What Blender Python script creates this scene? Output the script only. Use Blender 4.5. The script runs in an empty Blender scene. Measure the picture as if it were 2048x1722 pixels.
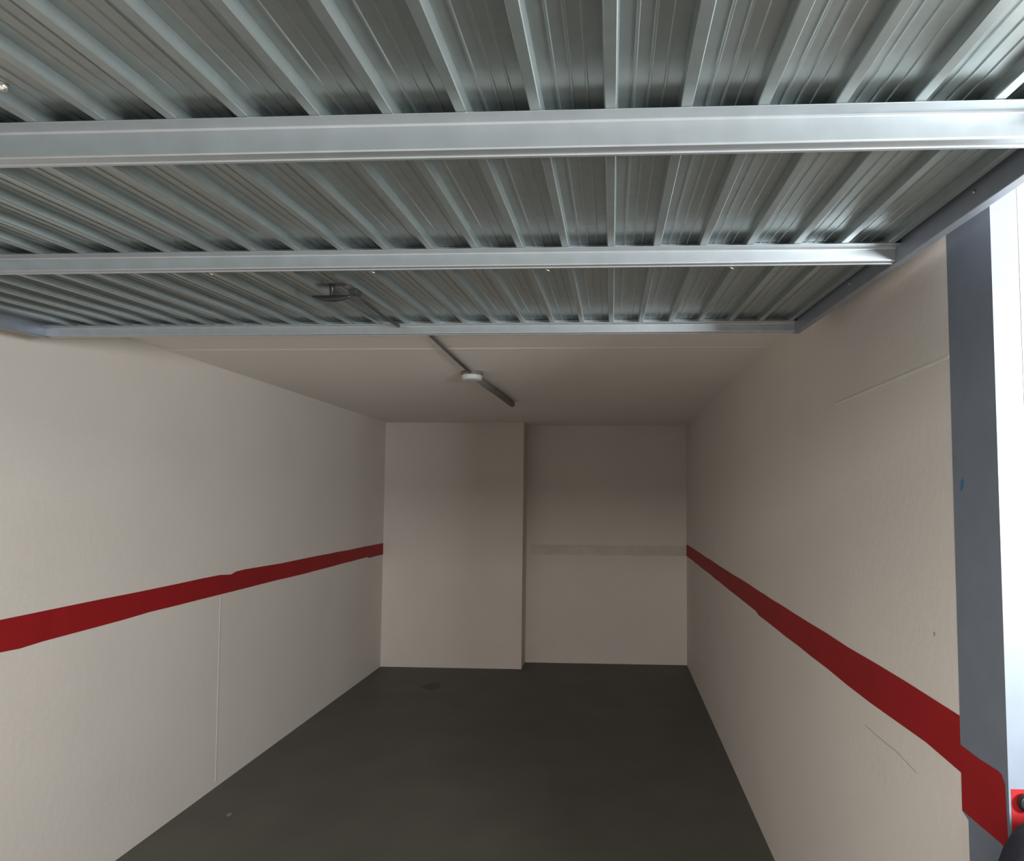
import bpy, bmesh, math, random
from mathutils import Vector, Matrix
random.seed(4)
S = bpy.context.scene
C = S.collection
# ---------------- camera ----------------
cd = bpy.data.cameras.new('camera'); cam = bpy.data.objects.new('camera', cd); C.objects.link(cam)
rt = Vector((0.99873, 0.050066, 0.0056254)); up = Vector((-0.002531, -0.0616566, 0.9980942)); fw = Vector((-0.0503177, 0.9968409, 0.0614516))
m = Matrix(((rt.x, up.x, -fw.x), (rt.y, up.y, -fw.y), (rt.z, up.z, -fw.z))).to_4x4()
m.translation = Vector((0, 0, 1.62)); cam.matrix_world = m
cd.sensor_width = 36; cd.lens = 36*1356/2048; cd.shift_x = (1024-1155.09)/2048; cd.shift_y = (910.7-861)/2048
cd.clip_start = 0.02; cd.clip_end = 100
S.camera = cam
# ---------------- colour management, world ----------------
S.view_settings.view_transform = 'Standard'; S.view_settings.look = 'None'
S.view_settings.exposure = 0.0; S.view_settings.gamma = 1.0; S.view_settings.use_curve_mapping = False
W = bpy.data.worlds.new('garage_air'); S.world = W; W.use_nodes = True
bg = W.node_tree.nodes['Background']; bg.inputs[0].default_value = (0.97, 0.98, 1.0, 1); bg.inputs[1].default_value = 0.29
# ---------------- lamps of the parking corridor, one added for bounce ----------------
def area(name, loc, target, sx, sy, power, col):
    l = bpy.data.lights.new(name, 'AREA'); l.shape = 'RECTANGLE'; l.size = sx; l.size_y = sy; l.energy = power; l.color = col
    o = bpy.data.objects.new(name, l); C.objects.link(o); o.location = loc
    o.rotation_euler = (Vector(target)-Vector(loc)).to_track_quat('-Z', 'Y').to_euler()
    return o
area('corridor_overhead_light', (-0.6, -3.0, 2.42), (-0.6, 0.0, 1.2), 1.5, 0.45, 104, (1.0, 0.95, 0.90))
area('corridor_overhead_light', (-1.2, -1.3, 2.56), (-1.0, -1.0, 0), 2.4, 0.3, 75, (1.0, 0.97, 0.94))  # unseen lamp added so floor bounce brightens the garage ceiling and door panel
area('corridor_side_lamp', (1.45, -0.02, 1.75), (0.1, 1.7, 1.85), 0.36, 0.36, 78, (0.92, 0.98, 1.0))

# ---------------- materials ----------------
def mat(name, col, rough=0.8, metal=0.0, var=0.06, scale=6.0, bump=0.0, bscale=60.0, col2=None, spec=0.5):
    M = bpy.data.materials.new(name); M.use_nodes = True; nt = M.node_tree; n = nt.nodes; L = nt.links
    b = n['Principled BSDF']; b.inputs['Roughness'].default_value = rough; b.inputs['Metallic'].default_value = metal
    b.inputs['Specular IOR Level'].default_value = spec
    tc = n.new('ShaderNodeTexCoord'); nz = n.new('ShaderNodeTexNoise'); nz.inputs['Scale'].default_value = scale; nz.inputs['Detail'].default_value = 5
    L.new(tc.outputs['Object'], nz.inputs['Vector'])
    r = n.new('ShaderNodeValToRGB'); r.color_ramp.elements[0].position = 0.3; r.color_ramp.elements[1].position = 0.7
    c2 = col2 or tuple(c*(1-var) for c in col)
    r.color_ramp.elements[0].color = (*c2, 1); r.color_ramp.elements[1].color = (*[min(1, c*(1+var)) for c in col], 1)
    L.new(nz.outputs['Fac'], r.inputs['Fac']); L.new(r.outputs['Color'], b.inputs['Base Color'])
    if bump:
        n2 = n.new('ShaderNodeTexNoise'); n2.inputs['Scale'].default_value = bscale; n2.inputs['Detail'].default_value = 4
        L.new(tc.outputs['Object'], n2.inputs['Vector']); bp = n.new('ShaderNodeBump'); bp.inputs['Strength'].default_value = bump; bp.inputs['Distance'].default_value = 0.01
        L.new(n2.outputs['Fac'], bp.inputs['Height']); L.new(bp.outputs['Normal'], b.inputs['Normal'])
    return M
PLASTER = mat('white_plaster', (0.75, 0.695, 0.64), 0.75, var=0.025, scale=2.2, bump=0.12, bscale=35)
CEIL = mat('lightened_ceiling_plaster', (0.86, 0.805, 0.75), 0.8, var=0.02, scale=2.2, bump=0.1, bscale=35)  # wall plaster lightened to stand in for light missing on the ceiling
RED = mat('red_wall_paint', (0.33, 0.011, 0.014), 0.6, var=0.08, scale=5, spec=0.3)
GHOST = mat('overpainted_grey_band', (0.64, 0.60, 0.565), 0.75, var=0.06, scale=7)
CRACK = mat('hairline_crack', (0.36, 0.33, 0.29), 0.9)
PALE = mat('pale_filler_plaster', (0.76, 0.73, 0.69), 0.75)
FLOOR = mat('dark_floor_paint', (0.088, 0.085, 0.072), 0.55, var=0.10, scale=3.0, bump=0.12, bscale=90, spec=0.35)
CONCRETE = mat('pale_concrete', (0.50, 0.48, 0.45), 0.7, var=0.08, scale=2, bump=0.1)
STAIN = mat('dark_floor_stain', (0.045, 0.042, 0.038), 0.6)
PAINTDOT = mat('pale_floor_chip', (0.22, 0.22, 0.2), 0.7)
ZINC = mat('galvanised_sheet', (0.36, 0.405, 0.40), 0.31, 0.72, var=0.05, scale=40)
RAIL = mat('galvanised_rail', (0.46, 0.495, 0.52), 0.36, 0.66, var=0.05, scale=25)
SIDE = mat('galvanised_side_rail', (0.36, 0.385, 0.44), 0.45, 0.7, var=0.05, scale=25)
POST = mat('grey_galvanised_post', (0.235, 0.27, 0.33), 0.5, 0.3, var=0.05, scale=14)
BLUE = mat('blue_paint_smudge', (0.03, 0.17, 0.30), 0.6)
BLACK = mat('black_plastic', (0.018, 0.02, 0.022), 0.4)
NAVY = mat('dark_navy_fabric', (0.010, 0.012, 0.022), 0.85, bump=0.3, bscale=300)
STEEL = mat('bright_bolt_steel', (0.8, 0.8, 0.76), 0.25, 0.9)
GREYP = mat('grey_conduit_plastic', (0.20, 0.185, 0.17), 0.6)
WHITEP = mat('white_plastic', (0.72, 0.71, 0.68), 0.35)
DARKM = mat('dark_lock_steel', (0.05, 0.052, 0.05), 0.5, 0.3)
BRASS = mat('pale_zinc_screw', (0.75, 0.72, 0.55), 0.35, 0.6)

# ---------------- mesh helpers ----------------
class MB:
    def __init__(s): s.bm = bmesh.new(); s.mats = []
    def mi(s, mt):
        if mt not in s.mats: s.mats.append(mt)
        return s.mats.index(mt)
    def poly(s, pts, mt):
        f = s.bm.faces.new([s.bm.verts.new(p) for p in pts]); f.material_index = s.mi(mt); return f
    def prism(s, pts, vec, mt):
        v = Vector(vec); a = [s.bm.verts.new(p) for p in pts]; b = [s.bm.verts.new(Vector(p)+v) for p in pts]; k = len(a); i = s.mi(mt)
        for f in [s.bm.faces.new(a), s.bm.faces.new(b[::-1])]+[s.bm.faces.new((a[j], b[j], b[(j+1) % k], a[(j+1) % k])) for j in range(k)]: f.material_index = i
    def box(s, x0, x1, y0, y1, z0, z1, mt):
        s.prism([(x0, y0, z0), (x1, y0, z0), (x1, y1, z0), (x0, y1, z0)], (0, 0, z1-z0), mt)
    def tube(s, pts, r, mt, n=12, caps=True):
        i = s.mi(mt); rings = []
        P = [Vector(p) for p in pts]; R = r if isinstance(r, (list, tuple)) else [r]*len(P)
        for k, p in enumerate(P):
            t = (P[min(k+1, len(P)-1)]-P[max(k-1, 0)]).normalized()
            a = t.cross(Vector((0, 0, 1)) if abs(t.z) < 0.9 else Vector((1, 0, 0))).normalized(); b = t.cross(a)
            rings.append([s.bm.verts.new(p+(a*math.cos(2*math.pi*j/n)+b*math.sin(2*math.pi*j/n))*R[k]) for j in range(n)])
        for A, B in zip(rings, rings[1:]):
            for j in range(n):
                f = s.bm.faces.new((A[j], A[(j+1) % n], B[(j+1) % n], B[j])); f.material_index = i; f.smooth = True
        if caps:
            for q in (rings[0], rings[-1][::-1]): s.bm.faces.new(q).material_index = i
    def build(s, name, parent=None, bevel=0, loc=None):
        bmesh.ops.recalc_face_normals(s.bm, faces=s.bm.faces)
        me = bpy.data.meshes.new(name); s.bm.to_mesh(me); s.bm.free()
        for mt in s.mats: me.materials.append(mt)
        o = bpy.data.objects.new(name, me); C.objects.link(o)
        if parent: o.parent = parent
        if loc: o.location = loc
        if bevel:
            b = o.modifiers.new('soft_edges', 'BEVEL'); b.width = bevel; b.segments = 2; b.limit_method = 'ANGLE'; b.angle_limit = 0.6
        return o
def tag(o, label=None, cat=None, kind=None, group=None):
    if label: o['label'] = label
    if cat: o['category'] = cat
    if kind: o['kind'] = kind
    if group: o['group'] = group
    return o
def empty(name, loc, rot=(0, 0, 0)):
    o = bpy.data.objects.new(name, None); C.objects.link(o); o.location = loc; o.rotation_euler = rot; o.empty_display_size = 0.2; return o
def wobble(pts, y1, step=0.17, amp=0.0025):      # hand-painted edge: fill in between the measured points
    out = []
    for (a, b), (c, d) in zip(pts, pts[1:]):
        k = max(1, int((c-a)/step))
        for i in range(k): out.append((a+(c-a)*i/k, b+(d-b)*i/k+random.uniform(-amp, amp)*(i > 0)))
    out.append(pts[-1]); return out

XL, XR, YF, YI, DB, DC, XC, ZC = -2.193, 0.734, 1.325, 1.5, 6.727, 6.46, -0.845, 2.332
# ---------------- room shell ----------------
f = MB(); f.box(-7, 7, -6, YF+0.02, -0.15, 0, CONCRETE)
tag(f.build('floor_corridor'), 'pale concrete floor of the parking corridor', 'floor', 'structure')
f = MB(); f.box(-2.4, 1.2, YF+0.02, 7.2, -0.15, 0, FLOOR)
def blob(mb, cx, cy, z, rx, ry, mt, n=14, j=0.25):
    mb.poly([(cx+rx*math.cos(2*math.pi*i/n)*(1+random.uniform(-j, j)), cy+ry*math.sin(2*math.pi*i/n)*(1+random.uniform(-j, j)), z) for i in range(n)], mt)
blob(f, -1.53, 5.84, 0.0012, 0.085, 0.10, STAIN); blob(f, -1.935, 3.453, 0.0012, 0.012, 0.02, PAINTDOT)
tag(f.build('floor'), 'dark grey painted concrete floor of the garage', 'floor', 'structure')

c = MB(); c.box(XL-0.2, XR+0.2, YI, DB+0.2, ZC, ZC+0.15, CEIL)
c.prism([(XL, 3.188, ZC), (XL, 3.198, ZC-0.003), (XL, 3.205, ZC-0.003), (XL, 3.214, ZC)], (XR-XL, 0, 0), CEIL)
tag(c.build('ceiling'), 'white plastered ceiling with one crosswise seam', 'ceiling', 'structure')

def strip(mb, X, off, top, bot, mt):             # painted band on a side wall, 0.8 mm of paint
    pts = [(X+off, a, b) for a, b in top]+[(X+off, a, b) for a, b in bot[::-1]]
    mb.poly(pts, mt)
wl = MB(); wl.box(XL-0.2, XL, YF, DB+0.2, 0, ZC+0.15, PLASTER)
LT = [(YI-0.17, 1.168), (2.36, 1.168), (2.84, 1.170), (3.73, 1.173), (3.843, 1.163), (3.895, 1.175), (4.0, 1.177), (4.42, 1.170), (5.22, 1.170), (DC, 1.169)]
LB = [(YI-0.17, 1.049), (2.37, 1.051), (2.45, 1.047), (2.55, 1.052), (2.82, 1.055), (3.16, 1.063), (3.55, 1.063), (4.17, 1.064), (4.84, 1.062), (4.96, 1.064), (5.86, 1.070), (6.04, 1.071), (6.08, 1.059), (DC, 1.059)]
strip(wl, XL, 0.0008, wobble(LT, 0, amp=0.0015), wobble(LB, 0, amp=0.0015), RED)
wl.prism([(XL, 3.757, 0.03), (XL+0.0018, 3.764, 0.03), (XL, 3.778, 0.03)], (0, -0.02, 1.025), PLASTER)      # vertical plaster seam
tag(wl.build('wall_left'), 'white left wall with a long red painted stripe', 'wall', 'structure')

wr = MB(); wr.box(XR, XR+0.115, YI-0.003, DB+0.2, 0, ZC+0.15, PLASTER)
RT = [(YI-0.003, 1.165), (1.766, 1.166), (2.172, 1.160), (3.0, 1.160), (4.89, 1.160), (6.55, 1.165), (DB, 1.165)]
RB = [(YI-0.003, 1.048), (1.656, 1.054), (2.0, 1.043), (2.57, 1.041), (3.457, 1.037), (3.527, 1.047), (4.52, 1.048), (DB, 1.053)]
strip(wr, XR, -0.0008, wobble(RT, 0, amp=0.002), wobble(RB, 0, amp=0.002), RED)
pts = [(2.045, .9675), (1.953, .9665), (1.88, .969), (1.837, .9715), (1.77, .967), (1.708, .9625)]
wr.poly([(XR-0.0006, a, b+0.0012) for a, b in pts]+[(XR-0.0006, a, b-0.0006) for a, b in pts[::-1]], CRACK)
wr.poly([(XR-0.0006, 1.602+0.005*math.cos(t), 1.314+0.005*math.sin(t)) for t in [i*math.pi/4 for i in range(8)]], CRACK)
wr.prism([(XR, 2.25, 1.925), (XR-0.0035, 2.25, 1.930), (XR, 2.25, 1.937)], (0, -0.75, 0), PLASTER)       # formwork line
tag(wr.build('wall_right'), 'white right wall with a red stripe and a hairline crack', 'wall', 'structure')

wb = MB(); wb.box(XC, XR+0.1, DB, DB+0.2, 0, ZC+0.15, PLASTER)
wb.box(XL-0.1, XC, DC, DB+0.2, 0, ZC+0.15, PLASTER)                                                   # the part that stands forward
gt = [(XC+0.05+i*0.15, 1.148+random.uniform(-.004, .004)) for i in range(11)]+[(XR, 1.15)]
gb = [(XC+0.05+i*0.15, 1.05+random.uniform(-.004, .004)) for i in range(11)]+[(XR, 1.045)]
wb.poly([(a, DB-0.0008, b) for a, b in gt]+[(a, DB-0.0008, b) for a, b in gb[::-1]], GHOST)
tag(wb.build('wall_back'), 'white back wall, its left half standing forward', 'wall', 'structure')

wf = MB(); wf.box(0.789, 7, YF+0.006, YI, 0, 2.6, PLASTER); wf.box(-7, XL-0.001, YF+0.006, YI, 0, 2.6, PLASTER)
wf.box(XL-0.001, 0.789, YF+0.03, YI, 2.28, 2.6, PLASTER)
wf.poly([(0.7895, YF+0.0052, 1.088), (1.6, YF+0.0052, 1.088), (1.6, YF+0.0052, 0.972), (0.7895, YF+0.0052, 0.972)], RED)
tag(wf.build('wall_front'), 'bright white front wall beside the door post', 'wall', 'structure')
ww = MB(); ww.box(-7, 7, -6.2, -6, -0.15, 2.7, PLASTER)
tag(ww.build('wall_corridor'), 'plain wall on the far side of the parking corridor', 'wall', 'structure')
cc = MB(); cc.box(-7, 7, -6, YF+0.006, 2.6, 2.7, PLASTER)
tag(cc.build('ceiling_corridor'), 'ceiling of the parking corridor', 'ceiling', 'structure')

# ---------------- door frame ----------------
fr = tag(empty('door_frame', (XR, YF, 0)), 'grey galvanised steel frame around the garage opening, red stripe across its post', 'door frame')
def post(side):
    p = MB(); X = 0.0 if side > 0 else XL-XR+0.03
    if side > 0:
        p.box(-0.001, 0.050, 0, 0.172, 0, 2.28, POST)
        yo = -YF; q = lambda a: a+yo
        sp = [(1.4965, 1.106), (1.423, 1.104), (1.356, 1.107), (1.345, 1.104), (1.335, 1.09), (1.331, 0.985), (1.345, 0.972), (1.353, 0.975), (1.431, 0.973), (1.4965, 0.972)]
        p.poly([(-0.0016, q(a), b) for a, b in sp], RED)
        p.poly([(-0.0016, 0.1715, 0.9715), (-0.0016, 0.147, 0.963), (-0.0016, 0.143, 0.5), (-0.0016, 0.143, 0.01), (-0.0016, 0.1715, 0.01)], PLASTER)
        p.poly([(0.003, -0.0006, 1.087), (0.0498, -0.0006, 1.087), (0.0498, -0.0006, 0.972), (0.003, -0.0006, 0.972)], RED)
        p.poly([(-0.0016, q(a), b) for a, b in [(1.463, 1.658), (1.455, 1.664), (1.453, 1.650), (1.458, 1.640), (1.466, 1.636), (1.464, 1.648)]], BLUE)
    else:
        p.box(-0.055, 0.0, 0, 0.172, 0, 2.28, POST); p.bm.verts.ensure_lookup_table()
        for v in p.bm.verts: v.co.x += XL+0.055-XR
    return p.build('post', fr)
post(1); post(-1)
l = MB(); l.box(XL+0.056-XR, -0.006, 0.02, 0.14, 2.225, 2.28, POST); l.build('lintel_bar', fr)

# ---------------- tilted-up garage door ----------------
TH = math.atan(0.05635)
dr = tag(empty('garage_door', (0, 0, 1.62+0.47412), (TH, 0, 0)), 'ribbed galvanised up-and-over garage door tilted open overhead', 'garage door')
DL, DR_, Y0, Y1 = -2.005, 0.612, 0.10, 2.296
SPc, PH = 0.0992, -0.0026
prof = [(DL, 0.003)]                              # (x, z) seen from below, z up; flats at +0.003
i0 = int(math.ceil((DL-PH+0.02)/SPc)); i1 = int(math.floor((DR_-PH-0.015)/SPc))
def micro(x):
    return [(x-0.0022, 0.003), (x-0.0010, 0.0013), (x+0.0010, 0.0013), (x+0.0022, 0.003)]
for i in range(i0, i1+1):
    x = PH+i*SPc
    if i == i0:
        pass
    prof += [(x-0.0100, 0.003), (x-0.0078, -0.0118), (x-0.0066, -0.013), (x+0.0066, -0.013), (x+0.0078, -0.0118), (x+0.0100, 0.003)]
    for k in (1, 2, 3):
        xx = x+0.0105+(SPc-0.021)*k/4
        if xx < DR_-0.005: prof += micro(xx)
prof.append((DR_, 0.003))
p = MB()
i = p.mi(ZINC); n = len(prof)
A = [p.bm.verts.new((a, Y0, b)) for a, b in prof]; B = [p.bm.verts.new((a, Y1, b)) for a, b in prof]
A2 = [p.bm.verts.new((a, Y0, 0.008)) for a in (DL, DR_)]; B2 = [p.bm.verts.new((a, Y1, 0.008)) for a in (DL, DR_)]
for j in range(n-1): p.bm.faces.new((A[j], B[j], B[j+1], A[j+1]))
p.bm.faces.new((A2[0], A2[1], B2[1], B2[0]))
panel = p.build('ribbed_panel', dr)
def rail(y, hb, wb_, flange=0.026, name='cross_rail', mt=RAIL):
    # y: near face; profile goes flange > near face > underside > folded lip
    r = MB()
    pr = [(y+0.012, 0.0029), (y+0.012, -0.0131), (y-flange, -0.0131), (y-flange, -0.0145), (y-0.002, -0.0150), (y+0.0005, -0.0175), (y+0.0010, -hb+0.002), (y+0.0025, -hb),
          (y+wb_, -hb), (y+wb_+0.001, -hb-0.002), (y+wb_+0.007, -hb-0.002), (y+wb_+0.008, -hb), (y+wb_+0.008, 0.0029)]
    r.prism([(DL, a, b) for a, b in pr], (DR_-DL, 0, 0), mt)
    return r.build(name, dr, bevel=0.0008)
rail(0.888, 0.0505, 0.020)
rail(1.467, 0.0440, 0.016)
rail(2.275, 0.0435, 0.018, flange=0.024)
rail(0.10, 0.050, 0.018, flange=0.02)
for s_, x0, x1 in ((1, DR_, DR_+0.021), (-1, DL-0.021, DL)):
    r = MB(); r.box(x0, x1, Y0, Y1+0.009, -0.047, 0.010, SIDE); o = r.build('side_rail', dr, bevel=0.0015)
# bolt head at the left, rivets on the side rail, screws under the second rail
def dome(name, x, y, z, r, h, mt):
    d = MB(); d.tube([(x, y, z), (x, y, z-h*0.5), (x, y, z-h*0.85), (x, y, z-h)], [r, r*0.95, r*0.7, r*0.25], mt, 12); return d.build(name, dr)
b_ = dome('bolt_head', -0.776, 0.796, 0.003, 0.007, 0.010, STEEL); b_['label'] = 'bright domed bolt head'
for y in (1.15, 1.75):
    d = MB(); d.tube([(DR_, y, -0.02), (DR_-0.003, y, -0.02), (DR_-0.0045, y, -0.02)], [0.004, 0.0035, 0.0015], SIDE, 10); d.build('rivet', dr)
for x in (-0.925, -0.545, -0.145, 0.265):
    d = MB(); d.tube([(x-0.004, 1.4905, -0.0475), (x+0.004, 1.4915, -0.0505)], [0.0012, 0.0009], BRASS, 6); d.build('screw_tip', dr)
# T handle of the lock
h = MB(); hx, hy, hz = -0.737, 1.722, -0.013
h.box(hx-0.03, hx+0.034, hy-0.008, hy+0.016, hz-0.003, hz, DARKM)
lp = h.build('lock_plate', dr, bevel=0.001)
h = MB(); h.tube([(hx, hy, hz-0.003), (hx, hy, hz-0.012), (hx, hy, hz-0.034)], [0.0075, 0.0065, 0.006], BLACK, 14)
N = 13; arc = []
for k in range(N):
    t = -1+2*k/(N-1); arc.append((hx+0.052*t, hy, hz-0.040+0.0065*t*t))
h.tube(arc, [0.0022+0.0062*(1-abs(-1+2*k/(N-1))**2.2) for k in range(N)], BLACK, 14)
o = h.build('handle', dr); o['label'] = 'black T-shaped lock handle'
h = MB(); h.box(hx+0.022, hx+0.046, 1.775, 1.815, -0.026, -0.013, DARKM); h.build('lock_bracket', dr, bevel=0.002)
h = MB(); h.tube([(hx+0.034, 1.80, -0.022), (hx+0.020, 1.95, -0.021), (hx+0.008, 2.1, -0.020), (hx+0.007, 2.262, -0.020)], 0.005, DARKM, 10)
h.build('lock_rod', dr)

# ---------------- ceiling lamp box and conduits ----------------
bx = tag(empty('junction_box', (-0.80, 3.81, ZC)), 'small white round junction box on the garage ceiling', 'junction box')
j = MB(); n = 20
def ring(z, r): return [( r*math.cos(2*math.pi*k/n), r*math.sin(2*math.pi*k/n), z) for k in range(n)]
def stack(mb, prof_, mt):
    rs = [[mb.bm.verts.new(v) for v in ring(z, r)] for r, z in prof_]; ii = mb.mi(mt)
    for A_, B_ in zip(rs, rs[1:]):
        for k in range(n):
            f_ = mb.bm.faces.new((A_[k], A_[(k+1) % n], B_[(k+1) % n], B_[k])); f_.material_index = ii
    mb.bm.faces.new(rs[0]).material_index = ii; mb.bm.faces.new(rs[-1]).material_index = ii
stack(j, [(0.061, 0), (0.063, -0.015), (0.061, -0.022)], GREYP); j.build('box_base', bx, bevel=0.002)
j = MB(); stack(j, [(0.059, -0.022), (0.058, -0.038), (0.052, -0.047), (0.03, -0.049)], WHITEP); j.build('cover', bx)
cn = MB(); cn.tube([(-0.787, 1.505, ZC-0.012), (-0.79, 2.8, ZC-0.012), (-0.80, 3.75, ZC-0.012)], [0.007, 0.0075, 0.009], GREYP, 12)
tag(cn.build('conduit'), 'thin grey conduit on the ceiling running from the door to the white box', 'conduit')
cn = MB(); cn.tube([(-0.79, 3.873, ZC-0.022), (-0.765, 4.4, ZC-0.022), (-0.745, 4.99, ZC-0.022), (-0.743, 5.02, ZC-0.022)], [0.020, 0.021, 0.022, 0.018], GREYP, 14)  # dark streak behind the box, modelled as a thicker tube
tag(cn.build('conduit'), 'thicker dark tube on the ceiling running back from the white box', 'conduit')

# ---------------- outside, by the post ----------------
pg = MB(); cx, cz = 0.760, 1.067
pg.tube([(cx, YF-0.0008, cz), (cx, YF-0.007, cz), (cx, YF-0.009, cz), (cx, YF-0.013, cz)], [0.010, 0.010, 0.0165, 0.0165], BLACK, 20)
pg.tube([(cx, YF-0.013, cz), (cx, YF-0.016, cz)], [0.0165, 0.012], BLACK, 20)
tag(pg.build('coat_peg'), 'round black peg on the red stripe of the outer post', 'peg')
bg_ = tag(empty('shoulder_bag', (0.818, 1.205, 0.676)), 'dark navy bag hanging outside the garage below the round black peg', 'bag')
b = MB(); NX, NZ = 18, 14
def bag_pt(u, v):                                # rounded rectangular soft body
    a = 2*math.pi*u/24; ph = -math.pi/2+math.pi*v/12
    sg = lambda t, e: math.copysign(abs(t)**e, t)
    x = 0.185*sg(math.cos(ph), 0.3)*sg(math.cos(a), 0.45); y = 0.075*sg(math.cos(ph), 0.3)*sg(math.sin(a), 0.7)
    z = 0.205*sg(math.sin(ph), 0.75)
    x *= 1+0.13*(-z/0.205); y *= 1+0.25*(-z/0.205)
    return (x, y, z+0.205-0.008*math.cos(5*x/0.1)*0.3)
g = [[b.bm.verts.new(bag_pt(u, v)) for u in range(24)] for v in range(1, 12)]
lo = b.bm.verts.new(bag_pt(0, 0)); hi = b.bm.verts.new(bag_pt(0, 12)); ii = b.mi(NAVY)
for r0, r1 in zip(g, g[1:]):
    for k in range(24): f_ = b.bm.faces.new((r0[k], r0[(k+1) % 24], r1[(k+1) % 24], r1[k])); f_.smooth = True
for k in range(24):
    b.bm.faces.new((lo, g[0][(k+1) % 24], g[0][k])).smooth = True; b.bm.faces.new((hi, g[-1][k], g[-1][(k+1) % 24])).smooth = True
o = b.build('bag_body', bg_); sd = o.modifiers.new('soft', 'SUBSURF'); sd.levels = sd.render_levels = 1

b = MB(); b.tube([(-0.046, 0.108, 0.385), (-0.043, 0.112, 0.392), (-0.040, 0.112, 0.385), (-0.036, 0.105, 0.34), (-0.03, 0.08, 0.30), (-0.03, 0.06, 0.27)], 0.0035, NAVY, 8)
b.build('hanging_loop', bg_)
